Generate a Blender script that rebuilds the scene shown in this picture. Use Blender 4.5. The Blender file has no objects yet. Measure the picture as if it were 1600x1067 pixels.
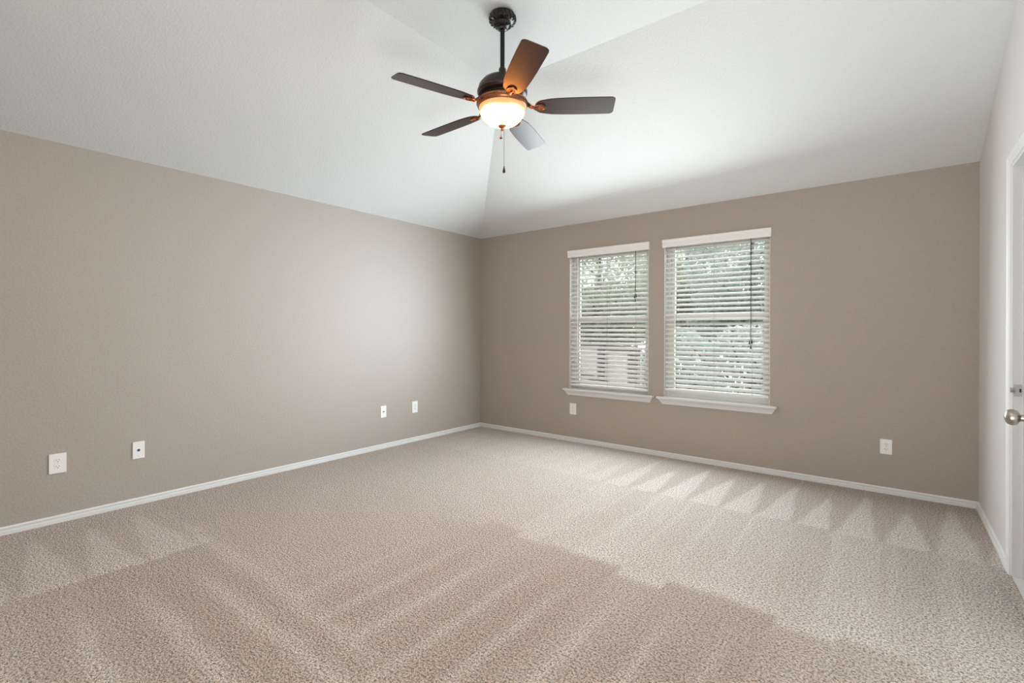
import bpy, bmesh, math, random
from mathutils import Vector, Matrix, noise
S = bpy.context.scene
C = S.collection
PI = math.pi

# ---------------------------------------------------------------- camera, world, sun, lights, exposure
F_PX, YAW, ROLL, CAM_Z = 754.905, 0.66608, -0.002846, 1.23685
WALL_L, WALL_R, WALL_B, WALL_REAR = -4.2122, 0.4839, 4.6974, -3.0
H_WALL, H_FLAT, HIP_X, HIP_Y = 2.44, 3.119, -2.357, 2.842

cam_d = bpy.data.cameras.new('camera')
cam = bpy.data.objects.new('camera', cam_d); C.objects.link(cam)
cam_d.sensor_fit = 'HORIZONTAL'; cam_d.sensor_width = 36.0
cam_d.lens = F_PX / 1600 * 36.0
cam_d.shift_y = (517.53 - 533.5) / 1600
cam_d.clip_start = 0.02
cam.matrix_world = (Matrix.Translation((0, 0, CAM_Z)) @ Matrix.Rotation(YAW, 4, 'Z')
                    @ Matrix.Rotation(PI / 2, 4, 'X') @ Matrix.Rotation(-ROLL, 4, 'Z'))
S.camera = cam

S.view_settings.view_transform = 'Standard'
S.view_settings.look = 'None'
S.view_settings.gamma = 1.0
S.view_settings.use_curve_mapping = False
S.view_settings.exposure = 0.19
S.cycles.use_denoising = True
S.cycles.max_bounces = 10
S.cycles.diffuse_bounces = 6
S.cycles.transparent_max_bounces = 24
S.cycles.sample_clamp_indirect = 8.0
S.cycles.caustics_reflective = False
S.cycles.caustics_refractive = False

world = bpy.data.worlds.new('hazy_sky'); S.world = world
world.use_nodes = True
wn = world.node_tree
bg = wn.nodes['Background']
tc = wn.nodes.new('ShaderNodeTexCoord'); sp = wn.nodes.new('ShaderNodeSeparateXYZ')
rmp = wn.nodes.new('ShaderNodeValToRGB')
rmp.color_ramp.elements[0].position = 0.0; rmp.color_ramp.elements[0].color = (1.0, 1.0, 0.97, 1)
rmp.color_ramp.elements[1].position = 0.6; rmp.color_ramp.elements[1].color = (0.72, 0.84, 1.0, 1)
wn.links.new(tc.outputs['Generated'], sp.inputs[0]); wn.links.new(sp.outputs['Z'], rmp.inputs[0])
wn.links.new(rmp.outputs[0], bg.inputs['Color'])
bg.inputs['Strength'].default_value = 1.5

def light(name, kind, loc, target, energy, color=(1, 1, 1), **kw):
    d = bpy.data.lights.new(name, kind); d.energy = energy; d.color = color
    for k, v in kw.items(): setattr(d, k, v)
    o = bpy.data.objects.new(name, d); C.objects.link(o); o.location = loc
    o.rotation_euler = (Vector(target) - Vector(loc)).to_track_quat('-Z', 'Y').to_euler()
    return o
# hazy sun low beyond the garden
light('hazy_sun', 'SUN', (-1.0, 14, 6.2), (-1.9, 4.7, 1.3), 22.0, (0.95, 0.97, 1.0), angle=math.radians(110))
# unseen area lamps added inside the blinds to carry the daylight of both windows
for wx, ww in ((-2.398, 0.90), (-1.303, 0.91)):
    light('window_daylight', 'AREA', (wx, WALL_B - 0.21, 1.38), (wx - 0.05, WALL_B - 1.0, 1.28), 36.0, (0.84, 0.945, 1.0), shape='RECTANGLE', size=ww, size_y=1.38)
    light('slope_fill', 'AREA', (wx, WALL_B - 0.22, 0.72), (wx + 0.25, WALL_B - 1.0, 2.4), 1.9, (0.96, 0.98, 1.0), shape='RECTANGLE', size=0.85, size_y=0.16, spread=math.radians(110))  # added uplight, brightens the ceiling slope above the windows
    light('left_wall_fill', 'AREA', (wx, WALL_B - 0.32, 1.36), (wx - 1.0, WALL_B - 1.07, 1.41), 4.2, (0.62, 0.80, 1.0), shape='RECTANGLE', size=0.6, size_y=1.3, spread=math.radians(60))  # added beam, brightens the patch on the left wall
# unseen fill lamps added to brighten the whole room
light('room_fill', 'AREA', (-1.6, 0.0, 3.0), (-1.6, 0.2, 0), 36.0, (1.0, 0.83, 0.70), shape='RECTANGLE', size=3.0, size_y=3.0)
light('ceiling_fill', 'AREA', (-0.1, 0.6, 0.8), (0.0, 2.0, 2.9), 36.0, (1.0, 0.99, 0.97), shape='RECTANGLE', size=0.8, size_y=0.8)  # added uplight for the right side of the ceiling

# ---------------------------------------------------------------- materials
def new_mat(name):
    m = bpy.data.materials.new(name); m.use_nodes = True
    return m, m.node_tree.nodes, m.node_tree.links, m.node_tree.nodes['Principled BSDF']

def paint(name, col, rough=0.6, bump=0.0, scale=90.0, spec=0.3, metal=0.0, var=0.0, detail=3.0, dist=0.002):
    m, n, l, b = new_mat(name)
    b.inputs['Base Color'].default_value = (*col, 1)
    b.inputs['Roughness'].default_value = rough
    b.inputs['Metallic'].default_value = metal
    b.inputs['Specular IOR Level'].default_value = spec
    if bump or var:
        t = n.new('ShaderNodeTexCoord'); nz = n.new('ShaderNodeTexNoise')
        nz.inputs['Scale'].default_value = scale; nz.inputs['Detail'].default_value = detail
        l.new(t.outputs['Object'], nz.inputs['Vector'])
        if bump:
            bp = n.new('ShaderNodeBump'); bp.inputs['Strength'].default_value = bump
            bp.inputs['Distance'].default_value = dist
            l.new(nz.outputs['Fac'], bp.inputs['Height']); l.new(bp.outputs[0], b.inputs['Normal'])
        if var:
            r = n.new('ShaderNodeValToRGB')
            r.color_ramp.elements[0].position = 0.3; r.color_ramp.elements[1].position = 0.7
            r.color_ramp.elements[0].color = (*[c * (1 - var) for c in col], 1)
            r.color_ramp.elements[1].color = (*[min(1, c * (1 + var)) for c in col], 1)
            l.new(nz.outputs['Fac'], r.inputs[0]); l.new(r.outputs[0], b.inputs['Base Color'])
    return m

M = {}
M['wall'] = paint('taupe_wall_paint', (0.415, 0.372, 0.324), 0.75, 0.55, 75, 0.2, var=0.03, dist=0.004)
M['pale_wall'] = paint('pale_wall_paint', (0.68, 0.675, 0.655), 0.7, 0.5, 75, 0.2, var=0.02, dist=0.004)
M['ceiling'] = paint('ceiling_paint', (0.66, 0.685, 0.68), 0.85, 0.6, 85, 0.15, var=0.02, dist=0.004)
M['trim'] = paint('white_trim_paint', (0.74, 0.755, 0.76), 0.4, 0.0, spec=0.4)
M['door'] = paint('white_door_paint', (0.76, 0.765, 0.77), 0.45, 0.1, 200, 0.4)
M['vinyl'] = paint('white_vinyl', (0.80, 0.80, 0.76), 0.4, spec=0.4)
M['slat'] = paint('blind_white', (0.83, 0.83, 0.81), 0.45, 0.05, 60, 0.35, var=0.015)
M['cord'] = paint('blind_cord', (0.36, 0.36, 0.34), 0.8)
M['dark_cord'] = paint('dark_lift_cord', (0.06, 0.055, 0.05), 0.8)
M['plate'] = paint('outlet_plastic', (0.86, 0.855, 0.84), 0.35, spec=0.45)
M['slot'] = paint('outlet_slot', (0.035, 0.03, 0.03), 0.7)
M['screw'] = paint('painted_screw', (0.6, 0.6, 0.58), 0.4, metal=0.3)
M['blue'] = paint('blue_jack', (0.03, 0.05, 0.22), 0.5)
M['brass'] = paint('jack_metal', (0.25, 0.22, 0.18), 0.35, metal=0.9)
M['nickel'] = paint('brushed_nickel', (0.36, 0.33, 0.295), 0.34, 0.05, 300, metal=1.0)
M['strike'] = paint('satin_strike_metal', (0.50, 0.50, 0.49), 0.4, metal=0.35)
M['bronze'] = paint('oil_rubbed_bronze', (0.035, 0.022, 0.017), 0.33, 0.15, 120, 0.5, metal=0.55, var=0.25)
M['black_rod'] = paint('black_rod', (0.012, 0.011, 0.012), 0.4, spec=0.4, metal=0.3)
M['copper'] = paint('antique_copper', (0.30, 0.12, 0.055), 0.35, 0.3, 160, 0.5, metal=0.7, var=0.35)
M['canopy'] = paint('antiqued_bronze', (0.014, 0.010, 0.009), 0.22, 0.1, 180, 0.7, metal=0.2, var=0.5)
M['iron'] = paint('bronze_arm', (0.12, 0.055, 0.03), 0.3, 0.2, 160, 0.5, metal=0.7, var=0.4)
M['chain'] = paint('chain_metal', (0.12, 0.10, 0.09), 0.4, metal=0.8)
M['fence'] = paint('weathered_cedar', (0.52, 0.44, 0.42), 0.85, 0.3, 30, var=0.2)
M['fence_dark'] = paint('dark_cedar', (0.13, 0.105, 0.10), 0.85, 0.3, 30, var=0.2)
M['bark'] = paint('bark', (0.16, 0.13, 0.10), 0.9, 0.6, 25, var=0.3)
M['lawn'] = paint('lawn', (0.20, 0.25, 0.15), 0.95, 0.6, 12, var=0.4)
M['ext'] = paint('outside_wall', (0.45, 0.38, 0.33), 0.9)

def leaf_mat(name, col):
    m = paint(name, col, 0.6, 0.0, 3.0, var=0.35)
    b = m.node_tree.nodes['Principled BSDF']
    out = m.node_tree.nodes['Material Output']
    tr = m.node_tree.nodes.new('ShaderNodeBsdfTranslucent'); tr.inputs[0].default_value = (*[min(1, c * 1.3) for c in col], 1)
    mx = m.node_tree.nodes.new('ShaderNodeMixShader'); mx.inputs[0].default_value = 0.4
    m.node_tree.links.new(b.outputs[0], mx.inputs[1]); m.node_tree.links.new(tr.outputs[0], mx.inputs[2])
    m.node_tree.links.new(mx.outputs[0], out.inputs['Surface'])
    return m
M['leaf'] = leaf_mat('olive_leaves', (0.24, 0.25, 0.16))
M['leaf_pale'] = leaf_mat('pale_leaves', (0.34, 0.35, 0.27))
M['leaf_grey'] = leaf_mat('grey_green_leaves', (0.30, 0.34, 0.31))

def glass_mat():
    m, n, l, b = new_mat('window_glass'); n.remove(b)
    out = n['Material Output']
    tr = n.new('ShaderNodeBsdfTransparent'); tr.inputs[0].default_value = (0.95, 0.97, 0.96, 1)
    gl = n.new('ShaderNodeBsdfGlossy'); gl.inputs['Roughness'].default_value = 0.02
    fr = n.new('ShaderNodeFresnel'); fr.inputs[0].default_value = 1.45
    mx = n.new('ShaderNodeMixShader')
    l.new(fr.outputs[0], mx.inputs[0]); l.new(tr.outputs[0], mx.inputs[1]); l.new(gl.outputs[0], mx.inputs[2])
    l.new(mx.outputs[0], out.inputs['Surface'])
    return m
M['glass'] = glass_mat()

def wood_mat():
    m, n, l, b = new_mat('dark_walnut_blade')
    t = n.new('ShaderNodeTexCoord'); mp = n.new('ShaderNodeMapping')
    mp.inputs['Scale'].default_value = (3.0, 60.0, 60.0)
    nz = n.new('ShaderNodeTexNoise'); nz.inputs['Scale'].default_value = 1.0; nz.inputs['Detail'].default_value = 6
    r = n.new('ShaderNodeValToRGB')
    r.color_ramp.elements[0].position = 0.3; r.color_ramp.elements[0].color = (0.014, 0.006, 0.005, 1)
    r.color_ramp.elements[1].position = 0.75; r.color_ramp.elements[1].color = (0.042, 0.014, 0.009, 1)
    l.new(t.outputs['Object'], mp.inputs[0]); l.new(mp.outputs[0], nz.inputs['Vector'])
    l.new(nz.outputs['Fac'], r.inputs[0]); l.new(r.outputs[0], b.inputs['Base Color'])
    b.inputs['Roughness'].default_value = 0.34; b.inputs['Specular IOR Level'].default_value = 0.42
    return m
M['wood'] = wood_mat()

def bowl_mat():
    # lit alabaster bowl: it gives off light, most where the lamps sit low in it, least at the thick rim
    m, n, l, b = new_mat('lit_alabaster_glass')
    t = n.new('ShaderNodeTexCoord'); s = n.new('ShaderNodeSeparateXYZ')
    r = n.new('ShaderNodeValToRGB'); cr = r.color_ramp
    mr = n.new('ShaderNodeMapRange'); mr.inputs['From Min'].default_value = -0.665; mr.inputs['From Max'].default_value = -0.545
    nz = n.new('ShaderNodeTexNoise'); nz.inputs['Scale'].default_value = 14; nz.inputs['Detail'].default_value = 3
    ad = n.new('ShaderNodeMath'); ad.operation = 'MULTIPLY_ADD'; ad.inputs[1].default_value = 0.30
    sb = n.new('ShaderNodeMath'); sb.operation = 'SUBTRACT'; sb.inputs[1].default_value = 0.15
    l.new(t.outputs['Object'], s.inputs[0]); l.new(s.outputs['Z'], mr.inputs['Value'])
    l.new(t.outputs['Object'], nz.inputs['Vector'])
    l.new(nz.outputs['Fac'], ad.inputs[0]); l.new(mr.outputs[0], ad.inputs[2]); l.new(ad.outputs[0], sb.inputs[0])
    l.new(sb.outputs[0], r.inputs[0])
    cr.elements[0].position = 0.0; cr.elements[0].color = (7.0, 3.0, 1.0, 1)
    cr.elements[1].position = 1.0; cr.elements[1].color = (0.55, 0.20, 0.06, 1)
    e = cr.elements.new(0.25); e.color = (44.0, 15.0, 3.0, 1)
    e = cr.elements.new(0.50); e.color = (44.0, 13.5, 2.2, 1)
    e = cr.elements.new(0.72); e.color = (0.95, 0.42, 0.15, 1)
    l.new(r.outputs[0], b.inputs['Emission Color']); b.inputs['Emission Strength'].default_value = 1.0
    b.inputs['Base Color'].default_value = (0.30, 0.20, 0.12, 1); b.inputs['Roughness'].default_value = 0.3
    return m
M['bowl'] = bowl_mat()

def carpet_mat():
    m, n, l, b = new_mat('beige_carpet')
    t = n.new('ShaderNodeTexCoord')
    at = n.new('ShaderNodeAttribute'); at.attribute_name = 'nap_and_light'; at.attribute_type = 'GEOMETRY'
    # tufts
    v = n.new('ShaderNodeTexVoronoi'); v.inputs['Scale'].default_value = 150; v.inputs['Randomness'].default_value = 1
    n1 = n.new('ShaderNodeTexNoise'); n1.inputs['Scale'].default_value = 105; n1.inputs['Detail'].default_value = 4; n1.inputs['Roughness'].default_value = 0.7
    n2 = n.new('ShaderNodeTexNoise'); n2.inputs['Scale'].default_value = 260; n2.inputs['Detail'].default_value = 2
    for x in (v, n1, n2): l.new(t.outputs['Object'], x.inputs['Vector'])
    # height = noise + tuft
    h1 = n.new('ShaderNodeMath'); h1.operation = 'SUBTRACT'
    l.new(n1.outputs['Fac'], h1.inputs[0]); l.new(v.outputs['Distance'], h1.inputs[1])
    bp = n.new('ShaderNodeBump'); bp.inputs['Strength'].default_value = 0.9; bp.inputs['Distance'].default_value = 0.012
    l.new(h1.outputs[0], bp.inputs['Height']); l.new(bp.outputs[0], b.inputs['Normal'])
    # yarn flecks
    r = n.new('ShaderNodeValToRGB')
    r.color_ramp.elements[0].position = 0.37; r.color_ramp.elements[0].color = (0.27, 0.245, 0.225, 1)
    r.color_ramp.elements[1].position = 0.56; r.color_ramp.elements[1].color = (1.20, 1.20, 1.20, 1)
    l.new(n1.outputs['Fac'], r.inputs[0])
    mixc = n.new('ShaderNodeMix'); mixc.data_type = 'RGBA'
    mixc.inputs['A'].default_value = (0.575, 0.475, 0.41, 1)     # pile leaning one way
    mixc.inputs['B'].default_value = (0.86, 0.79, 0.725, 1)     # pile leaning the other way
    l.new(at.outputs['Fac'], mixc.inputs['Factor'])
    r2_ = n.new('ShaderNodeValToRGB')
    r2_.color_ramp.elements[0].position = 0.36; r2_.color_ramp.elements[0].color = (0.72, 0.70, 0.68, 1)
    r2_.color_ramp.elements[1].position = 0.58; r2_.color_ramp.elements[1].color = (1.08, 1.08, 1.08, 1)
    l.new(n2.outputs['Fac'], r2_.inputs[0])
    mg = n.new('ShaderNodeMix'); mg.data_type = 'RGBA'; mg.blend_type = 'MULTIPLY'; mg.inputs['Factor'].default_value = 1.0
    l.new(r.outputs[0], mg.inputs['A']); l.new(r2_.outputs[0], mg.inputs['B'])
    mul = n.new('ShaderNodeMix'); mul.data_type = 'RGBA'; mul.blend_type = 'MULTIPLY'
    mul.inputs['Factor'].default_value = 1.0
    l.new(mixc.outputs['Result'], mul.inputs['A']); l.new(mg.outputs['Result'], mul.inputs['B'])
    l.new(mul.outputs['Result'], b.inputs['Base Color'])
    b.inputs['Roughness'].default_value = 1.0; b.inputs['Specular IOR Level'].default_value = 0.05
    b.inputs['Sheen Weight'].default_value = 0.15
    return m
M['carpet'] = carpet_mat()

# ---------------------------------------------------------------- mesh helpers
def add_box(bm, x0, x1, y0, y1, z0, z1, mat=None):
    vs = [bm.verts.new(p) for p in ((x0, y0, z0), (x1, y0, z0), (x1, y1, z0), (x0, y1, z0),
                                    (x0, y0, z1), (x1, y0, z1), (x1, y1, z1), (x0, y1, z1))]
    if mat is not None:
        for v in vs: v.co = mat @ v.co
    for f in ((0, 3, 2, 1), (4, 5, 6, 7), (0, 1, 5, 4), (1, 2, 6, 5), (2, 3, 7, 6), (3, 0, 4, 7)):
        bm.faces.new([vs[i] for i in f])
    return vs

def add_bevel_box(bm, x0, x1, y0, y1, z0, z1, r=0.002, seg=2, mat=None):
    t = bmesh.new(); add_box(t, x0, x1, y0, y1, z0, z1)
    bmesh.ops.bevel(t, geom=t.edges[:], offset=r, segments=seg, profile=0.5, affect='EDGES')
    merge(bm, t, mat)

def merge(bm, t, mat=None):
    vm = {}
    for v in t.verts: vm[v] = bm.verts.new(mat @ v.co if mat is not None else v.co)
    for f in t.faces:
        try: bm.faces.new([vm[v] for v in f.verts])
        except ValueError: pass
    t.free()

def add_lathe(bm, prof, seg=48, mat=None, axis='Z'):
    rings = []
    for r, z in prof:
        if r < 1e-6:
            rings.append([bm.verts.new((0, 0, z))])
        else:
            rings.append([bm.verts.new((r * math.cos(2 * PI * i / seg), r * math.sin(2 * PI * i / seg), z)) for i in range(seg)])
    if mat is not None:
        for ring in rings:
            for v in ring: v.co = mat @ v.co
    for a, b in zip(rings, rings[1:]):
        for i in range(seg):
            j = (i + 1) % seg
            if len(a) == 1 and len(b) == 1: continue
            if len(a) == 1: bm.faces.new((a[0], b[i], b[j]))
            elif len(b) == 1: bm.faces.new((a[i], b[0], a[j]))
            else: bm.faces.new((a[i], b[i], b[j], a[j]))
    return rings

def add_tube(bm, pts, r, seg=8, cap=True):
    pts = [Vector(p) for p in pts]; rings = []
    for i, p in enumerate(pts):
        d = (pts[min(i + 1, len(pts) - 1)] - pts[max(i - 1, 0)]).normalized()
        up = Vector((0, 0, 1)) if abs(d.z) < 0.9 else Vector((1, 0, 0))
        u = d.cross(up).normalized(); w = d.cross(u)
        rr = r[i] if isinstance(r, (list, tuple)) else r
        rings.append([bm.verts.new(p + u * rr * math.cos(2 * PI * k / seg) + w * rr * math.sin(2 * PI * k / seg)) for k in range(seg)])
    for a, b in zip(rings, rings[1:]):
        for k in range(seg): bm.faces.new((a[k], a[(k + 1) % seg], b[(k + 1) % seg], b[k]))
    if cap:
        bm.faces.new(rings[0][::-1]); bm.faces.new(rings[-1])

def add_prism(bm, poly, axis_pts):
    """poly: 2-D list; axis_pts: two functions mapping (u, v) to a 3-D point at each end"""
    a = [bm.verts.new(axis_pts[0](*p)) for p in poly]; b = [bm.verts.new(axis_pts[1](*p)) for p in poly]
    n = len(poly)
    for i in range(n): bm.faces.new((a[i], a[(i + 1) % n], b[(i + 1) % n], b[i]))
    bm.faces.new(a[::-1]); bm.faces.new(b)

def obj(name, bm, mat, parent=None, smooth=False, loc=None, fix=True):
    if fix: bmesh.ops.recalc_face_normals(bm, faces=bm.faces[:])
    me = bpy.data.meshes.new(name); bm.to_mesh(me); bm.free()
    me.materials.append(mat)
    if smooth:
        me.shade_smooth()
        try: me.set_sharp_from_angle(angle=math.radians(38))
        except Exception: pass
    o = bpy.data.objects.new(name, me); C.objects.link(o)
    if parent is not None: o.parent = parent
    if loc is not None: o.location = loc
    return o

def empty(name, loc=(0, 0, 0), rz=0.0):
    o = bpy.data.objects.new(name, None); C.objects.link(o)
    o.location = loc; o.rotation_euler = (0, 0, rz); o.empty_display_size = 0.1
    return o

def tag(o, label=None, cat=None, group=None, kind=None):
    if label: o['label'] = label
    if cat: o['category'] = cat
    if group: o['group'] = group
    if kind: o['kind'] = kind
    return o

def structure(o, label, cat):
    return tag(o, label, cat, kind='structure')

# ---------------------------------------------------------------- the room shell
L, R, D, Y0 = WALL_L, WALL_R, WALL_B, WALL_REAR
WT = 0.15
WIN = [(-2.862, -1.934), (-1.772, -0.834)]          # window openings on the back wall
WZ0, WZ1 = 0.585, 2.125
DY0, DY1, DZ = 2.90, 3.512, 2.093                   # door opening in the right wall

def wall_with_openings(name, to3, us, vs, holes, thick, mat):
    """grid wall: to3(u, v, w) with w = 0 on the room side; holes = set of (i, j) cells left open"""
    bm = bmesh.new(); cache = {}
    def P(i, j, k):
        key = (i, j, k)
        if key not in cache: cache[key] = bm.verts.new(to3(us[i], vs[j], thick * k))
        return cache[key]
    nu, nv = len(us) - 1, len(vs) - 1
    solid = lambda i, j: 0 <= i < nu and 0 <= j < nv and (i, j) not in holes
    for i in range(nu):
        for j in range(nv):
            if not solid(i, j): continue
            bm.faces.new((P(i, j, 0), P(i + 1, j, 0), P(i + 1, j + 1, 0), P(i, j + 1, 0)))
            bm.faces.new((P(i, j, 1), P(i, j + 1, 1), P(i + 1, j + 1, 1), P(i + 1, j, 1)))
            for (di, dj, a, b) in ((-1, 0, (i, j), (i, j + 1)), (1, 0, (i + 1, j), (i + 1, j + 1)),
                                   (0, -1, (i, j), (i + 1, j)), (0, 1, (i, j + 1), (i + 1, j + 1))):
                if not solid(i + di, j + dj):
                    bm.faces.new((P(*a, 0), P(*b, 0), P(*b, 1), P(*a, 1)))
    return obj(name, bm, mat)

wb = wall_with_openings('wall_back', lambda u, v, w: (u, D + w, v),
                        [L - WT, WIN[0][0], WIN[0][1], WIN[1][0], WIN[1][1], R + WT], [-0.1, WZ0, WZ1, 2.6],
                        {(1, 1), (3, 1)}, WT, M['wall'])
structure(wb, 'taupe back wall with the two blind-covered windows', 'wall')
wr = wall_with_openings('wall_right', lambda u, v, w: (R + w, u, v),
                        [Y0, DY0, DY1, D], [-0.1, 0.0, DZ, 3.3], {(1, 1)}, 0.115, M['pale_wall'])
structure(wr, 'pale wall at the right edge with the white door opening', 'wall')
bm = bmesh.new(); add_box(bm, L - WT, L, Y0, D, -0.1, 2.6)
structure(obj('wall_left', bm, M['wall']), 'long taupe wall on the left with four white wall plates', 'wall')
bm = bmesh.new(); add_box(bm, L - WT, R + WT, Y0 - WT, Y0, -0.1, 3.4)
structure(obj('wall_rear', bm, M['pale_wall']), 'pale wall behind the camera', 'wall')

bm = bmesh.new()
T = 0.12
def cpoly(pts):
    lo = [bm.verts.new(p) for p in pts]; hi = [bm.verts.new((p[0], p[1], p[2] + T)) for p in pts]
    bm.faces.new(lo); bm.faces.new(hi[::-1])
    for i in range(len(pts)):
        j = (i + 1) % len(pts); bm.faces.new((lo[i], lo[j], hi[j], hi[i]))
cpoly([(HIP_X, Y0, H_FLAT), (HIP_X, HIP_Y, H_FLAT), (R, HIP_Y, H_FLAT), (R, Y0, H_FLAT)])
cpoly([(L, Y0, H_WALL), (L, D, H_WALL), (HIP_X, HIP_Y, H_FLAT), (HIP_X, Y0, H_FLAT)])
cpoly([(L, D, H_WALL), (R, D, H_WALL), (R, HIP_Y, H_FLAT), (HIP_X, HIP_Y, H_FLAT)])
structure(obj('ceiling', bm, M['ceiling']), 'white vaulted ceiling with sloped sides and a flat centre', 'ceiling')

# closet behind the door opening
bm = bmesh.new()
cx0, cx1 = R + 0.115, R + 1.1
add_box(bm, cx1, cx1 + .1, DY0 - .5, DY1 + .5, 0, 2.5)
add_box(bm, cx0, cx1, DY0 - .6, DY0 - .5, 0, 2.5); add_box(bm, cx0, cx1, DY1 + .5, DY1 + .6, 0, 2.5)
add_box(bm, cx0, cx1 + .1, DY0 - .6, DY1 + .6, 2.5, 2.6)
structure(obj('wall_closet', bm, M['pale_wall']), 'pale closet walls behind the door opening', 'wall')

# carpet with vacuum marks, and missing room light painted into two zones
rnd = random.Random(4)
def sm(a, b, x):
    t = max(0, min(1, (x - a) / (b - a))); return t * t * (3 - 2 * t)
def band(x, c, w): return math.exp(-((x - c) / w) ** 2)
def nap_and_light(x, y):
    nz = noise.noise((x * 1.7, y * 1.7, 0)) * 0.06 + noise.noise((x * 9, y * 9, 3)) * 0.05
    wx = x + 0.02 * noise.noise((x * 3, y * 3, 7)); wy = y + 0.025 * noise.noise((x * 4, y * 4, 9))
    v = 0.42
    # back zone, passes running towards the back wall
    kb_ = math.floor((wx + 1.46) / 0.235 + .5)
    edge = 2.33 + 0.05 * math.sin(kb_ * 2.3) + 0.03 * math.sin(kb_ * 5.1)
    mixb = sm(edge - .035, edge + .035, wy)
    vb = vm = v
    if mixb > 0:
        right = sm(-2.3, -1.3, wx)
        v = 0.42 + 0.12 * right + 0.20 * sm(-0.4, 0.1, wx) * sm(3.2, 2.6, wy)  # last term paints the general brightness near the door into the carpet
        k = (wx + 0.953) / 0.2275; i = math.floor(k); u = k - i
        j = 0.12 * math.sin(i * 5.3)
        apex = 4.42 + 0.13 * math.sin(i * 2.7)
        if wy > 3.59:                                    # light triangles standing on y = 3.6
            t = (wy - 3.59) / (apex - 3.59)
            lo, hi = 0.04 + 0.50 * t, 0.90 - 0.26 * t + j * 0.3
            inside = sm(lo - .06, lo + .06, u) * (1 - sm(hi - .05, hi + .05, u)) * (1 - sm(0.85, 1.05, t))
            v = 0.26 + 0.04 * right + 0.62 * inside * (0.12 + 0.88 * right) + 0.22 * (1 - right)
            v += 0.18 * right * band(u, 0.62, 0.05) * sm(0.9, 1.1, t)
        else:
            v += 0.22 * band(u, 0.15 + j, 0.07) * right * sm(2.4, 3.0, wy) + 0.10 * math.sin(i * 9.1) * right
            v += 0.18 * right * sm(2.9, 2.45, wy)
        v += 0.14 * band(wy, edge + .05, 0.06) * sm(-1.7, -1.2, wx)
        vb = v
    if mixb < 1 and wy > 1.136:
        # middle zone, long passes along y
        k = (wx + 1.46) / 0.235; i = math.floor(k + .5); u = k - i
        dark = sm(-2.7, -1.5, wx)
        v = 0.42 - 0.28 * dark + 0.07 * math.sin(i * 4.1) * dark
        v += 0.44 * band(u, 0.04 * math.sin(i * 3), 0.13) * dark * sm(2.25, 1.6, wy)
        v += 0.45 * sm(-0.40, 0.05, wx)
        vm = v
    elif mixb < 1:
        # near-left zone, passes along x out from the left wall; base lightened in place of light
        k = (wy - 0.34) / 0.25; i = math.floor(k); u = k - i
        if wx < -3.14:
            t = (-3.14 - wx) / 0.85
            lo, hi = 0.05 + 0.5 * t, 0.95 - 0.3 * t
            inside = sm(lo - .07, lo + .07, u) * (1 - sm(hi - .07, hi + .07, u)) * (1 - sm(.85, 1.05, t))
            v = 0.52 + 0.40 * inside
        else:
            v = 0.34 - 0.12 * band(wy, .9, .22) * sm(-3.1, -2.8, wx) + 0.50 * band(u, 0.5 + .1 * math.sin(i * 3), 0.16) * sm(-3.0, -2.4, wx) + 0.08 * math.sin(i * 5) + 0.16 * sm(-1.6, -2.6, wx) * sm(0.6, 0.2, wy)
        if wx > -1.5:
            k = (wx + 1.46) / 0.235; i = math.floor(k + .5); u = k - i
            v = 0.22 + 0.34 * band(u, 0, 0.13)
        vm = v
    v = vm + (vb - vm) * mixb
    # the light strip left where the two directions meet
    v += 0.22 * band(wy, 1.136, 0.05) * (1 - sm(-1.75, -1.45, wx)) * sm(-3.7, -3.3, wx)
    return max(0, min(1, v + nz))
bm = bmesh.new(); step = 0.02
nx = int((R - L) / step); ny = int((D - Y0) / step); lay = bm.verts.layers.float.new('nap_and_light')
grid = []
for j in range(ny + 1):
    y = Y0 + (D - Y0) * j / ny; row = []
    for i in range(nx + 1):
        x = L + (R - L) * i / nx
        v = bm.verts.new((x, y, 0.0)); v[lay] = nap_and_light(x, y) if y > -0.2 else 0.4
        row.append(v)
    grid.append(row)
for j in range(ny):
    for i in range(nx): bm.faces.new((grid[j][i], grid[j][i + 1], grid[j + 1][i + 1], grid[j + 1][i]))
n0 = len(bm.verts)
add_box(bm, L, R, Y0, D, -0.1, -0.004); add_box(bm, R, R + 1.1, DY0 - .5, DY1 + .5, -0.1, -0.0005)
fl = obj('floor', bm, M['carpet'], fix=False)
structure(fl, 'beige carpet with vacuum marks across the whole floor', 'floor')

# baseboards
BP = [(0, 0), (0.016, 0), (0.016, 0.022), (0.013, 0.0245), (0.0055, 0.0265), (0.0055, 0.0315), (0.012, 0.034), (0.012, 0.041), (0.006, 0.0475), (0, 0.048)]
bm = bmesh.new(); add_prism(bm, BP, (lambda u, v: (L + u, Y0, v), lambda u, v: (L + u, D - u, v)))
structure(obj('baseboard_left', bm, M['trim']), 'white baseboard along the long left wall', 'baseboard')
bm = bmesh.new(); add_prism(bm, BP, (lambda u, v: (L + u, D - u, v), lambda u, v: (R - u, D - u, v)))
structure(obj('baseboard_back', bm, M['trim']), 'white baseboard along the back wall under the windows', 'baseboard')
bm = bmesh.new(); add_prism(bm, BP, (lambda u, v: (R - u, D - u, v), lambda u, v: (R - u, DY1 + 0.057, v)))
add_prism(bm, BP, (lambda u, v: (R - u, DY0 - 0.057, v), lambda u, v: (R - u, Y0, v)))
structure(obj('baseboard_right', bm, M['trim']), 'short white baseboard on the pale right wall', 'baseboard')

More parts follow.
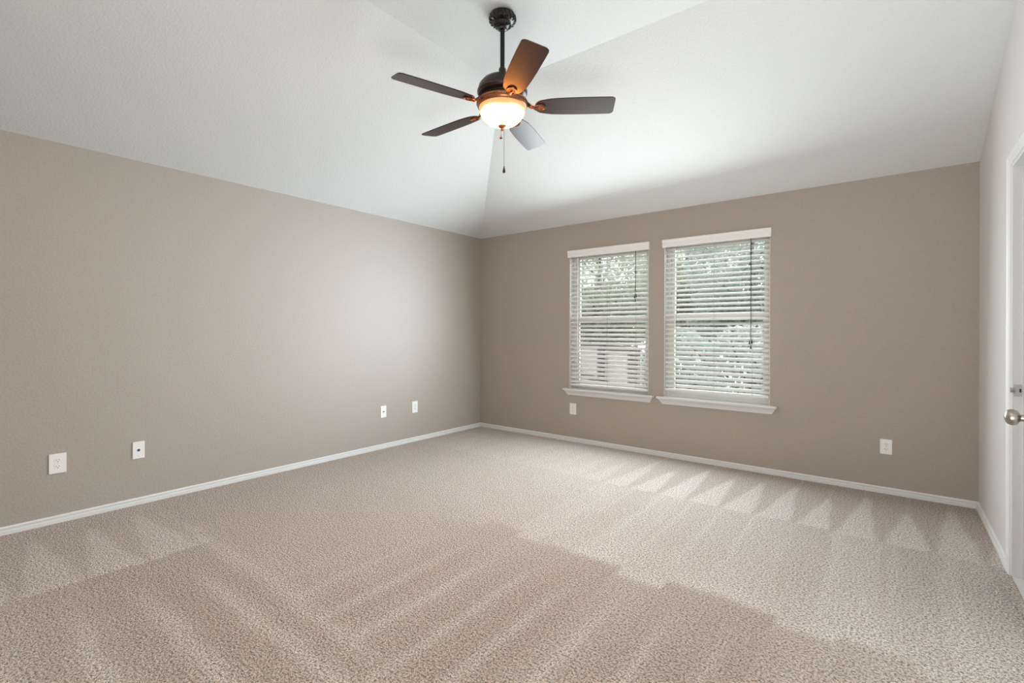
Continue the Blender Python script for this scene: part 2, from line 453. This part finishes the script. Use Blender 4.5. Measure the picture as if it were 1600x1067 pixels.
# ---------------------------------------------------------------- door on the right wall
door = structure(empty('door_1', (R, (DY0 + DY1) / 2, 0)), 'white door folded open at the right edge with nickel knob', 'door')
ox, oy = R, (DY0 + DY1) / 2
hw = (DY1 - DY0) / 2
CP = [(0, 0), (0.010, 0.0), (0.014, 0.006), (0.014, 0.018), (0.010, 0.024), (0.012, 0.040), (0.017, 0.050), (0.013, 0.057), (0, 0.057)]  # depth off wall, width outwards
bm = bmesh.new()
for s in (1, -1):
    add_prism(bm, CP, (lambda d, w: (-d, s * (hw + w), 0.0), lambda d, w: (-d, s * (hw + w), DZ + w)))
add_prism(bm, CP, (lambda d, w: (-d, -(hw + w), DZ + w), lambda d, w: (-d, (hw + w), DZ + w)))
obj('door_casing', bm, M['trim'], door)
bm = bmesh.new()
for s in (1, -1): add_box(bm, -0.002, 0.117, s * hw, s * (hw - 0.012), 0, DZ)
add_box(bm, -0.002, 0.117, -hw + .012, hw - .012, DZ - 0.012, DZ)
for s in (1, -1): add_box(bm, 0.036, 0.068, s * (hw - .012), s * (hw - 0.024), 0, DZ - .012)
add_box(bm, 0.036, 0.068, -hw + .024, hw - .024, DZ - 0.024, DZ - .012)
obj('door_jamb', bm, M['trim'], door)
bm = bmesh.new()
yj = hw - 0.012
add_bevel_box(bm, 0.003, 0.033, yj - 0.0025, yj + 0.0005, 0.915, 0.975, 0.0008, 1)
add_tube(bm, [(-0.0105, yj - .004, .945), (-0.004, yj - .004, .945), (0.004, yj - .0015, .945)], 0.012, 8)
for z in (0.924, 0.966): add_lathe(bm, [(0, 0.0018), (0.003, 0.0015), (0.0035, 0)], 10, Matrix.Translation((0.018, yj - .0024, z)) @ Matrix.Rotation(PI / 2, 4, 'X'))
sk = obj('strike_plate', bm, M['strike'], door); sk['label'] = 'satin metal strike plate'
bm = bmesh.new(); add_box(bm, 0.023, 0.030, yj - .0032, yj - .0026, 0.936, 0.954)
obj('latch_hole', bm, M['slot'], sk)
# leaf, hinged at the near jamb and folded back against the wall
leaf = bpy.data.objects.new('door_leaf', None)
ang = math.radians(8.9)
hinge = Vector((-0.026, -hw + 0.004, 0))
lm = Matrix.Translation(hinge) @ Matrix.Rotation(-ang, 4, 'Z')      # local: -y runs along the leaf, -x is its room face
bm = bmesh.new(); LW, LT = 0.60, 0.035
t = bmesh.new(); add_box(t, 0, LT, -LW, 0, 0.012, DZ - 0.016)
bmesh.ops.bevel(t, geom=t.edges[:], offset=0.0015, segments=1, affect='EDGES'); merge(bm, t, lm)
for (z0, z1) in ((0.20, 0.80), (1.02, 1.92)):                         # two raised panels on the room face
    add_prism(bm, [(0, 0)], (lambda u, v: (0, 0, 0), lambda u, v: (0, 0, 0))) if False else None
    add_bevel_box(bm, -0.006, 0.001, -LW + 0.11, -0.11, z0, z1, 0.005, 2, lm)
leaf = obj('door_leaf', bm, M['door'], door)
kz, ky = 0.945, -LW + 0.062
bm = bmesh.new()
km = lm @ Matrix.Translation((0, ky, kz)) @ Matrix.Rotation(-PI / 2, 4, 'Y')   # local z points to the room (-x)
add_lathe(bm, [(0, 0), (0.033, 0), (0.033, 0.004), (0.026, 0.009), (0.014, 0.011), (0.0115, 0.016), (0.0115, 0.026), (0.016, 0.030),
               (0.024, 0.034), (0.0275, 0.042), (0.0275, 0.050), (0.024, 0.059), (0.016, 0.0645), (0.006, 0.0665), (0.005, 0.068), (0, 0.068)], 40, km)
kb = obj('door_knob', bm, M['nickel'], leaf, smooth=True); kb['label'] = 'brushed nickel knob'
bm = bmesh.new()
for z in (0.25, 1.05, 1.85):
    add_tube(bm, [(hinge.x - .002, hinge.y + .004, z - .045), (hinge.x - .002, hinge.y + .004, z + .045)], 0.006, 10)
obj('hinge', bm, M['strike'], leaf)

# ---------------------------------------------------------------- windows
def window(idx, x0, x1, label):
    cx = (x0 + x1) / 2; w = (x1 - x0) / 2
    root = structure(empty('window_%d' % idx, (cx, D, WZ0)), label, 'window')
    h = WZ1 - WZ0; zr = 1.375 - WZ0
    # vinyl frame ring, set towards the outside
    bm = bmesh.new(); y0, y1 = 0.085, 0.145
    add_box(bm, -w, -w + .035, y0, y1, 0, h); add_box(bm, w - .035, w, y0, y1, 0, h)
    add_box(bm, -w + .035, w - .035, y0, y1, 0, .035); add_box(bm, -w + .035, w - .035, y0, y1, h - .035, h)
    obj('window_frame', bm, M['vinyl'], root)
    # white drywall return lining
    bm = bmesh.new(); e = 0.004
    add_box(bm, -w, -w + e, -0.001, 0.085, .012, h); add_box(bm, w - e, w, -0.001, 0.085, .012, h)
    add_box(bm, -w + e, w - e, -0.001, 0.085, h - e, h)
    obj('window_return', bm, M['trim'], root)
    # lower sash (room side) with its meeting rail, upper sash behind it
    a = w - .035
    bm = bmesh.new(); s0, s1 = 0.088, 0.113
    add_bevel_box(bm, -a, a, s0, s1, zr - .022, zr + .022, .003); add_bevel_box(bm, -a, a, s0, s1, .035, .085, .003)
    add_box(bm, -a, -a + .035, s0, s1, .08, zr - .02); add_box(bm, a - .035, a, s0, s1, .08, zr - .02)
    lo = obj('lower_sash', bm, M['vinyl'], root)
    bm = bmesh.new(); add_box(bm, -a + .035, a - .035, s0 + .010, s0 + .014, .085, zr - .022)
    obj('pane', bm, M['glass'], lo)
    bm = bmesh.new(); s0, s1 = 0.116, 0.140
    add_box(bm, -a, a, s0, s1, zr - .02, zr + .018); add_box(bm, -a, a, s0, s1, h - .07, h - .035)
    add_box(bm, -a, -a + .032, s0, s1, zr + .018, h - .07); add_box(bm, a - .032, a, s0, s1, zr + .018, h - .07)
    up = obj('upper_sash', bm, M['vinyl'], root)
    bm = bmesh.new(); add_box(bm, -a + .032, a - .032, s0 + .010, s0 + .014, zr + .018, h - .07)
    obj('pane', bm, M['glass'], up)
    # stool and apron
    bm = bmesh.new()
    add_bevel_box(bm, -w - .062, w + .062, -0.058, -0.0005, -.008, .012, .006, 3)
    add_box(bm, -w, w, -0.006, 0.085, -.0078, .0118)
    obj('window_sill', bm, M['trim'], root)
    bm = bmesh.new()
    AP = [(0, -.062), (-.012, -.062), (-.014, -.052), (-.030, -.026), (-.044, -.014), (-.044, -.0085), (0, -.0085)]
    k = lambda v: (v + .062) * 0.6
    add_prism(bm, AP, (lambda u, v: (-w - .018 - k(v), u, v), lambda u, v: (w + .018 + k(v), u, v)))
    obj('window_apron', bm, M['trim'], root)
    return root
window(1, *WIN[0], 'left white window of the pair on the back wall')
window(2, *WIN[1], 'right white window of the pair on the back wall')

# ---------------------------------------------------------------- blinds
TILT = math.radians(26)
def slat_mesh(hw):
    bm = bmesh.new(); n = 6; th = 0.003; sw = 0.0255
    top, bot = [], []
    for i in range(n + 1):
        v = -1 + 2 * i / n; cy = v * sw; cz = 0.0036 * (1 - v * v)
        y = cy * math.cos(TILT) - cz * math.sin(TILT); z = cy * math.sin(TILT) + cz * math.cos(TILT)
        top.append((y, z + th / 2)); bot.append((y, z - th / 2))
    poly = top + bot[::-1]
    add_prism(bm, poly, (lambda u, v: (-hw, u, v), lambda u, v: (hw, u, v)))
    bmesh.ops.recalc_face_normals(bm, faces=bm.faces[:])
    me = bpy.data.meshes.new('slat'); bm.to_mesh(me); bm.free(); me.materials.append(M['slat']); return me

def tassel_bm(p):
    b = bmesh.new(); x, y, z = p
    add_lathe(b, [(0, .016), (.003, .016), (.004, .010), (.0075, -.012), (.007, -.015), (0, -.015)], 12, Matrix.Translation((x, y, z)))
    return b

def blind(x0, x1, zrail, label, wand, lift, n=30):
    cx = (x0 + x1) / 2; hw = (x1 - x0) / 2
    root = tag(empty('window_blind', (cx, D, WZ1)), label, 'blind', 'white slatted blinds on the back wall')
    yc = 0.030
    zt = 2.056 - WZ1; zb = zrail - WZ1
    # headrail with moulded valance and returns
    bm = bmesh.new()
    VP = [(0, -.058), (-.008, -.060), (-.009, -.048), (-.013, -.044), (-.013, -.006), (-.017, 0.0), (-.019, .012), (-.015, .018), (0, .018)]
    vx = hw + .012
    add_prism(bm, VP, (lambda u, v: (-vx, u - .018, v), lambda u, v: (vx, u - .018, v)))
    for s in (1, -1): add_box(bm, s * vx, s * (vx - .006), -0.018, -0.0008, -.058, .018)
    obj('valance', bm, M['slat'], root)
    bm = bmesh.new(); add_box(bm, -hw + .008, hw - .008, .004, .058, -.048, -.005)
    obj('headrail', bm, M['slat'], root)
    me = slat_mesh(hw - .010)
    pitch = (zt - (zb + .040)) / (n - 1)
    for i in range(n):
        o = bpy.data.objects.new('slat', me); C.objects.link(o); o.parent = root
        o.location = (0, yc, zt - i * pitch)
        o.rotation_euler = (0, math.radians(0.12 * math.sin(i * 7.1)), 0)
    bm = bmesh.new(); add_bevel_box(bm, -hw + .010, hw - .010, yc - .026, yc + .026, zb - .011, zb + .011, .005, 3)
    obj('bottom_rail', bm, M['slat'], root)
    for fx in (-0.74, 0.0, 0.70):
        bm = bmesh.new()
        for dy in (-.0275, .0275): add_tube(bm, [(hw * fx, yc + dy, -.02), (hw * fx, yc + dy, zb)], .0011, 5)
        obj('ladder_cord', bm, M['cord'], root)
    bm = bmesh.new(); wx, wl = wand
    wx -= cx
    add_tube(bm, [(wx, -.004, -.050), (wx, -.006, -.062), (wx, -.007, -.075)], .002, 6)
    add_tube(bm, [(wx, -.007, -.068), (wx, -.007, wl - WZ1)], [.0042, .0046], 6)
    add_lathe(bm, [(0, -.006), (.006, -.005), (.006, .018), (.004, .022), (0, .022)], 8, Matrix.Translation((wx, -.007, wl - WZ1)))
    obj('tilt_wand', bm, M['slat'], root)
    lx, lz, knot = lift; lx -= cx; lz -= WZ1
    bm = bmesh.new(); yl = -0.008
    ends = [(-.010, lz + .012), (.009, lz + .018), (.001, lz - .028)]
    for k, (dx, ez) in enumerate(ends):
        add_tube(bm, [(lx + .002 * (k - 1), yl, -.050), (lx + .0015 * (k - 1), yl, (lz + .05)), (lx + dx, yl - .002 * k, ez + .014)], .0016, 5)
    if knot:
        kk = knot - WZ1
        pts = [(lx + .011 * math.sin(a) + .006, yl - .003, kk + .014 * math.cos(a)) for a in [2 * PI * i / 12 for i in range(13)]]
        add_tube(bm, pts, .0026, 6)
        add_tube(bm, [(lx + .001, yl - .003, kk - .016), (lx + .004, yl - .004, kk - .045), (lx - .002, yl - .003, lz + .07)], .0028, 6)
    lc = obj('lift_cord', bm, M['dark_cord'], root)
    for dx, ez in ends:
        obj('tassel', tassel_bm((lx + dx, yl - .003, ez)), M['dark_cord'], lc, smooth=True)
    return root
blind(*WIN[0], 0.640, 'white slatted blind on the left window with short knotted cord', (-2.757, 0.89), (-2.072, 1.585, 1.85))
blind(*WIN[1], 0.668, 'white slatted blind on the right window with long hanging cord and tassels', (-1.665, 1.27), (-0.985, 1.13, None))

# ---------------------------------------------------------------- wall plates
def plate_base(bm, w, h): add_bevel_box(bm, -w / 2, w / 2, -0.0065, -0.0002, -h / 2, h / 2, .0022, 2)
def face_screw(bm, x, z): add_lathe(bm, [(0, .0012), (.0028, .001), (.0034, 0)], 12, Matrix.Translation((x, -.0064, z)) @ Matrix.Rotation(PI / 2, 4, 'X'))
def wall_plate(kind, name, loc, rz, w, h, label, cat='outlet', group=None):
    root = tag(empty(name, loc, rz), label, cat, group)
    bm = bmesh.new(); plate_base(bm, w, h); obj('cover_plate', bm, M['plate'], root)
    if kind == 'duplex':
        for s in (1, -1):
            bm = bmesh.new()
            t = bmesh.new(); add_box(t, -.0165, .0165, -.0085, -.006, s * .0195 - .0140, s * .0195 + .0140)
            bmesh.ops.bevel(t, geom=[e for e in t.edges if abs(e.verts[0].co.y - e.verts[1].co.y) > .001], offset=.006, segments=4, affect='EDGES')
            merge(bm, t); rc = obj('receptacle', bm, M['plate'], root)
            bm = bmesh.new(); z = s * .0195
            add_box(bm, -.0075, -.0052, -.0088, -.0083, z - .001, z + .008); add_box(bm, .0052, .0075, -.0088, -.0083, z, z + .0075)
            add_lathe(bm, [(0, .0004), (.0027, .0004), (.0027, 0)], 12, Matrix.Translation((0, -.0084, z - .0072)) @ Matrix.Rotation(PI / 2, 4, 'X'))
            obj('slot', bm, M['slot'], rc)
        bm = bmesh.new(); face_screw(bm, 0, 0); obj('screw', bm, M['screw'], root)
    else:
        for z in (h * .34, -h * .34):
            bm = bmesh.new(); face_screw(bm, 0, z); obj('screw', bm, M['screw'], root)
        if kind == 'data':
            bm = bmesh.new(); add_bevel_box(bm, -.011, .011, -.0078, -.006, -.012, .010, .001, 1); rc = obj('jack', bm, M['plate'], root)
            bm = bmesh.new(); add_box(bm, -.0085, .0075, -.0084, -.0077, -.0075, .0075)
            k = obj('port', bm, M['blue'], rc); k['label'] = 'dark blue jack opening'
        else:
            bm = bmesh.new(); mt = Matrix.Translation((0, -.006, 0)) @ Matrix.Rotation(PI / 2, 4, 'X')
            add_lathe(bm, [(.0075, 0), (.0075, .003), (.0048, .003), (.0048, .010), (.0035, .010), (.0035, .004), (0, .004)], 16, mt)
            k = obj('coax_connector', bm, M['brass'], root); k['label'] = 'dark threaded connector'
    return root
LX = L
wall_plate('duplex', 'wall_outlet', (LX, 0.638, .380), PI / 2, .084, .126, 'oversized white outlet at the far left of the left wall, nearest the camera')
wall_plate('data', 'data_plate', (LX, 1.062, .385), PI / 2, .070, .120, 'white wall plate with a blue jack, second from the camera', 'wall plate')
wall_plate('coax', 'cable_plate', (LX, 3.167, .386), PI / 2, .072, .122, 'white plate with one small dark connector on the left wall, third from the camera', 'wall plate')
wall_plate('duplex', 'wall_outlet', (LX, 3.593, .385), PI / 2, .080, .128, 'white outlet on the left wall nearest the far corner')
wall_plate('duplex', 'wall_outlet', (-2.815, D, .367), 0, .082, .125, 'white outlet on the back wall below the left window')
wall_plate('duplex', 'wall_outlet', (-.032, D, .358), 0, .074, .114, 'white outlet on the back wall near the right-hand corner')

# ---------------------------------------------------------------- ceiling fan
FX, FY = -1.824, 2.221
fan = tag(empty('ceiling_fan', (FX, FY, H_FLAT)), 'dark bronze five-blade ceiling fan with lit glass bowl', 'ceiling fan')
zc = lambda z: z - H_FLAT
bm = bmesh.new()
add_lathe(bm, [(0, 0), (.066, 0), (.074, -.005), (.0765, -.016), (.0765, -.036), (.072, -.046), (.060, -.052), (.050, -.054), (.047, -.060), (.046, -.070), (.038, -.078), (.027, -.082), (.024, -.092), (.016, -.096), (0, -.096)], 48)
for i in range(18):                                     # slanted leaf flutes round the canopy
    a = 2 * PI * i / 18
    pts = [(r * math.cos(a + .07 * k), r * math.sin(a + .07 * k), z) for k, (r, z) in enumerate(((.0755, -.010), (.0775, -.020), (.0775, -.034), (.0735, -.045), (.063, -.0515)))]
    add_tube(bm, pts, [.0020, .0046, .0062, .0050, .0018], 6)
for i in range(18):
    a = 2 * PI * i / 18
    add_tube(bm, [(r * math.cos(a + .06 * k), r * math.sin(a + .06 * k), z) for k, (r, z) in enumerate(((.0475, -.058), (.0475, -.068), (.040, -.0775)))], [.0018, .0034, .0018], 5)
k = obj('canopy', bm, M['canopy'], fan, smooth=True); k['label'] = 'ornate fluted canopy'
bm = bmesh.new()
add_tube(bm, [(0, 0, -.09), (0, 0, zc(2.775))], .0135, 20); obj('downrod', bm, M['black_rod'], fan, smooth=True)
bm = bmesh.new()
add_lathe(bm, [(0, zc(2.800)), (.018, zc(2.800)), (.022, zc(2.794)), (.022, zc(2.770)), (.030, zc(2.752)), (.046, zc(2.742)), (.046, zc(2.738)), (0, zc(2.738))], 32)
obj('rod_coupling', bm, M['bronze'], fan, smooth=True)
bm = bmesh.new()
add_lathe(bm, [(0, zc(2.741)), (.045, zc(2.741)), (.085, zc(2.735)), (.118, zc(2.718)), (.138, zc(2.694)), (.146, zc(2.668)), (.149, zc(2.660)),
               (.149, zc(2.650)), (.144, zc(2.644)), (.142, zc(2.636)), (.120, zc(2.628)), (.112, zc(2.612)), (.112, zc(2.596)), (0, zc(2.596))], 64)
obj('motor_housing', bm, M['bronze'], fan, smooth=True)
bm = bmesh.new()
add_lathe(bm, [(.100, zc(2.606)), (.138, zc(2.603)), (.150, zc(2.597)), (.152, zc(2.588)), (.148, zc(2.583)), (.150, zc(2.577)), (.146, zc(2.567)), (.141, zc(2.563)), (.136, zc(2.562)), (.134, zc(2.570)), (.100, zc(2.572))], 64)
for i in range(60):
    a = 2 * PI * i / 60
    add_tube(bm, [(.1505 * math.cos(a), .1505 * math.sin(a), zc(2.594)), (.1515 * math.cos(a + .05), .1515 * math.sin(a + .05), zc(2.580))], .0022, 5)
k = obj('light_ring', bm, M['copper'], fan, smooth=True); k['label'] = 'copper-toned beaded band'
bm = bmesh.new()
prof = []
for i in range(21):
    a = (PI / 2) * i / 20
    prof.append((.139 * math.cos(a) ** 0.80 if i < 20 else 0, zc(2.570) - .112 * math.sin(a) ** 1.12))
add_lathe(bm, prof, 64)
k = obj('glass_bowl', bm, M['bowl'], fan, smooth=True); k['label'] = 'glowing alabaster glass bowl'
bm = bmesh.new()
add_lathe(bm, [(0, zc(2.462)), (.020, zc(2.461)), (.024, zc(2.456)), (.022, zc(2.450)), (.012, zc(2.445)), (.008, zc(2.440)), (.0085, zc(2.434)), (.005, zc(2.428)), (0, zc(2.427))], 24)
k = obj('finial', bm, M['copper'], fan, smooth=True); k['label'] = 'copper finial under the bowl'

def blade_outline():
    pts = []; r0, r1 = .192, .660
    hw = lambda r: .050 + (.072 - .050) * min(1, max(0, (r - r0) / .12))
    # root end: rounded
    n = 9
    for i in range(n + 1):
        a = PI / 2 + PI * i / n
        pts.append((r0 + .050 + .050 * math.cos(a), .0555 * math.sin(a)))
    side = [(.29, .0655), (.36, .0695), (.46, .0715), (.56, .0715)]
    for r, w in side: pts.append((r, -w))
    for i in range(6):
        a = -PI / 2 + (PI / 2) * i / 5; pts.append((r1 - .022 + .022 * math.cos(a), -.0705 + .022 + .022 * math.sin(a)))
    for i in range(6):
        a = (PI / 2) * i / 5; pts.append((r1 - .022 + .022 * math.cos(a), .0705 - .022 + .022 * math.sin(a)))
    for r, w in side[::-1]: pts.append((r, w))
    return pts
zb = zc(2.567)
def blade_meshes():
    bm = bmesh.new(); out = blade_outline()
    add_prism(bm, out, (lambda u, v: (u, v, -.003), lambda u, v: (u, v, .003)))
    bmesh.ops.bevel(bm, geom=[e for e in bm.edges if abs(e.verts[0].co.z - e.verts[1].co.z) < 1e-6], offset=.0012, segments=1, affect='EDGES')
    bmesh.ops.recalc_face_normals(bm, faces=bm.faces[:])
    b1 = bpy.data.meshes.new('blade'); bm.to_mesh(b1); bm.free(); b1.materials.append(M['wood'])
    # iron: arm from the motor with an oval filigree medallion under the blade root
    bm = bmesh.new()
    add_tube(bm, [(.100, 0, .040), (.128, 0, .036), (.150, 0, .022), (.172, 0, .002), (.190, 0, -.007), (.215, 0, -.008)], [.011, .012, .010, .009, .009, .006], 10)
    add_tube(bm, [(.140, .012, .030), (.158, .016, .012), (.176, .010, -.002), (.19, 0, -.006)], .004, 6)
    add_tube(bm, [(.140, -.012, .030), (.158, -.016, .012), (.176, -.010, -.002), (.19, 0, -.006)], .004, 6)
    mm = Matrix.Translation((.222, 0, -.003)) @ Matrix.Diagonal((1.15, .92, -1, 1))
    add_lathe(bm, [(0, 0), (.031, 0), (.033, .003), (.030, .0075), (.026, .0065), (.024, .004), (0, .004)], 32, mm)
    b2 = bpy.data.meshes.new('blade_iron')
    bmesh.ops.recalc_face_normals(bm, faces=bm.faces[:]); bm.to_mesh(b2); bm.free(); b2.materials.append(M['iron'])
    bm = bmesh.new()
    def ring(cx, cy, r, tr=.0017):
        add_tube(bm, [(.222 + (cx + r * math.cos(a)) * 1.15, (cy + r * math.sin(a)) * .92, -.0075) for a in [2 * PI * i / 12 for i in range(13)]], tr, 5, cap=False)
    ring(0, 0, .0285, .0022); ring(0, 0, .006)
    for i in range(6):
        a = 2 * PI * i / 6; ring(.0155 * math.cos(a), .0155 * math.sin(a), .0068)
    b3 = bpy.data.meshes.new('medallion')
    bmesh.ops.recalc_face_normals(bm, faces=bm.faces[:]); bm.to_mesh(b3); bm.free(); b3.materials.append(M['copper'])
    return b1, b2, b3
BM = blade_meshes()
for k in range(5):
    a = .614 - k * 2 * PI / 5
    o = bpy.data.objects.new('blade', BM[0]); C.objects.link(o); o.parent = fan
    # local pitch about the blade's own length
    o.matrix_local = Matrix.Translation((0, 0, zb)) @ Matrix.Rotation(a, 4, 'Z') @ Matrix.Rotation(math.radians(-13), 4, 'X')
    i_ = bpy.data.objects.new('blade_iron', BM[1]); C.objects.link(i_); i_.parent = o
    m_ = bpy.data.objects.new('medallion', BM[2]); C.objects.link(m_); m_.parent = o
    m_['label'] = 'copper filigree medallion'
# pull chains
def chain(dx, dy, z0, z1, big):
    bm = bmesh.new()
    add_tube(bm, [(dx, dy, z0), (dx, dy, z1)], .0012, 5)
    n = int((z0 - z1) / .011)
    for i in range(n):
        add_lathe(bm, [(0, .0019), (.0019, 0), (0, -.0019)], 6, Matrix.Translation((dx, dy, z0 - (i + .5) * (z0 - z1) / n)))
    ch = obj('pull_chain', bm, M['chain'], fan)
    bm = bmesh.new(); s = 1.0 if big else .45
    add_lathe(bm, [(0, .034 * s), (.003, .032 * s), (.0045, .020 * s), (.0085, .004 * s), (.0085, -.004 * s), (.005, -.007 * s), (0, -.007 * s)], 16, Matrix.Translation((dx, dy, z1)))
    obj('pull_knob', bm, M['bronze'], ch, smooth=True)
chain(.010, .006, zc(2.445), zc(2.185), True)
chain(-.006, -.004, zc(2.440), zc(2.385), False)
# ---------------------------------------------------------------- garden beyond the windows
GZ = -0.75
bm = bmesh.new(); add_box(bm, -40, 30, D + WT + .01, 45, GZ - .1, GZ)
structure(obj('ground', bm, M['lawn']), 'lawn outside beyond the windows', 'lawn')
P0, P1 = Vector((-7.6, 11.28, 0)), Vector((-2.35, 5.45, 0))
fd = (P1 - P0); fl_len = fd.length; fa = math.atan2(fd.y, fd.x)
fence = tag(empty('wooden_fence', (P0.x, P0.y, GZ), fa), 'weathered wooden picket fence seen through the lower half of the left blind', 'fence')
bm = bmesh.new(); x = 0; r2 = random.Random(2); TOPZ = 1.02 - GZ
while x < fl_len - .1:
    h = TOPZ + r2.uniform(0, .03)
    add_box(bm, x, x + .132, .04, .058, .04, h); x += .142 + r2.uniform(0, .008)
obj('picket_panel', bm, M['fence'], fence)
for z in (1.0 - GZ, .44 - GZ, -.35 - GZ):
    bm = bmesh.new(); add_box(bm, 0, fl_len - .1, 0, .04, z - .045, z + .045); obj('rail', bm, M['fence_dark'], fence)
def along(px, py): return (Vector((px, py, 0)) - P0).dot(fd.normalized())
for s in (along(-6.5, 10.1), along(-4.7, 8.4), along(-3.2, 6.9), fl_len - .12):
    bm = bmesh.new(); add_bevel_box(bm, s - .05, s + .05, -.10, 0, 0, 1.06 - GZ, .006, 1); obj('post', bm, M['fence_dark'], fence)

def foliage(bm, c, rad, n, size, rr):
    for _ in range(n):
        while True:
            p = Vector((rr.uniform(-1, 1), rr.uniform(-1, 1), rr.uniform(-1, 1)))
            if p.length < 1: break
        d = p.length; p = p.normalized() * (d ** 0.45)
        q = Vector((c[0] + p.x * rad[0], c[1] + p.y * rad[1], c[2] + p.z * rad[2]))
        s = size * rr.uniform(.6, 1.3)
        u = Vector((rr.gauss(0, 1), rr.gauss(0, 1), rr.gauss(0, 1))).normalized(); w = u.orthogonal().normalized()
        vs = [bm.verts.new(q + u * s), bm.verts.new(q + w * s * .5), bm.verts.new(q - u * s), bm.verts.new(q - w * s * .5)]
        bm.faces.new(vs)
def tree(name, x, y, h, blobs, mat, label, seed, n, size, group=None, cat='tree'):
    rr = random.Random(seed)
    root = tag(empty(name, (x, y, GZ)), label, cat, group)
    bm = bmesh.new()
    add_tube(bm, [(0, 0, 0), (.03, .02, h * .35), (-.04, 0, h * .7), (0, .03, h * .9)], [.10 + .02 * h, .07 + .012 * h, .06, .03], 10)
    for k in range(6):
        a = k * 1.05 + seed; z = h * (.35 + .08 * k)
        add_tube(bm, [(0, 0, z), (.5 * math.cos(a), .5 * math.sin(a), z + .35), (1.0 * math.cos(a), 1.0 * math.sin(a), z + .9)], [.045, .03, .012], 6)
    obj('trunk', bm, M['bark'], root, smooth=True)
    bm = bmesh.new()
    for (c, rad, f) in blobs: foliage(bm, c, rad, int(n * f), size, rr)
    obj('crown', bm, mat, root, fix=False)
    return root
G = 'trees beyond the garden fence'
tree('leafy_tree', -12.6, 17.5, 6.6, [((0, 0, 4.4), (1.9, 1.5, 2.3), 1), ((0, .1, 2.3), (1.8, 1.3, .8), .5), ((-.6, 0, 2.9), (1.4, 1.2, 1.3), .5), ((.6, .2, 3.2), (1.3, 1.2, 1.4), .5)], M['leaf'],
     'olive leafy tree behind the fence, seen at the left side of the left blind', 3, 6000, .085, G)
tree('leafy_tree', -7.6, 14.4, 5.6, [((0, 0, 3.7), (1.8, 1.4, 2.0), 1), ((0, .1, 2.2), (1.7, 1.2, .8), .5), ((.5, .2, 2.5), (1.3, 1.1, 1.2), .5), ((-.5, .2, 2.4), (1.3, 1.1, 1.1), .5)], M['leaf_pale'],
     'pale leafy tree seen at the right side of the left blind', 5, 6000, .075, G)
tree('leafy_tree', -6.1, 18.6, 7.2, [((0, 0, 4.7), (2.1, 1.6, 2.5), 1), ((0, .1, 2.2), (2.0, 1.4, .9), .5), ((-.6, 0, 3.2), (1.5, 1.3, 1.5), .5), ((.6, .2, 2.6), (1.5, 1.3, 1.4), .6)], M['leaf_pale'],
     'broad pale tree seen at the left side of the right blind', 7, 6500, .09, G)
tree('leafy_tree', -3.0, 14.6, 6.0, [((0, 0, 4.0), (1.9, 1.5, 2.2), 1), ((0, .1, 2.2), (1.8, 1.3, .9), .5), ((.5, 0, 2.8), (1.4, 1.2, 1.5), .6)], M['leaf_grey'],
     'grey-green tree seen at the right side of the right blind', 9, 6000, .085, G)
tree('garden_shrub', -3.62, 10.4, 1.2, [((0, 0, 1.05), (.85, .75, 1.05), 1)], M['leaf_grey'],
     'rounded grey-green shrub seen low through the left of the right blind', 11, 3000, .065, cat='shrub')
tree('garden_shrub', -1.95, 9.3, 1.4, [((0, 0, 1.05), (.85, .75, 1.1), 1)], M['leaf_grey'],
     'larger grey-green shrub seen low through the right of the right blind', 13, 3200, .065, cat='shrub')
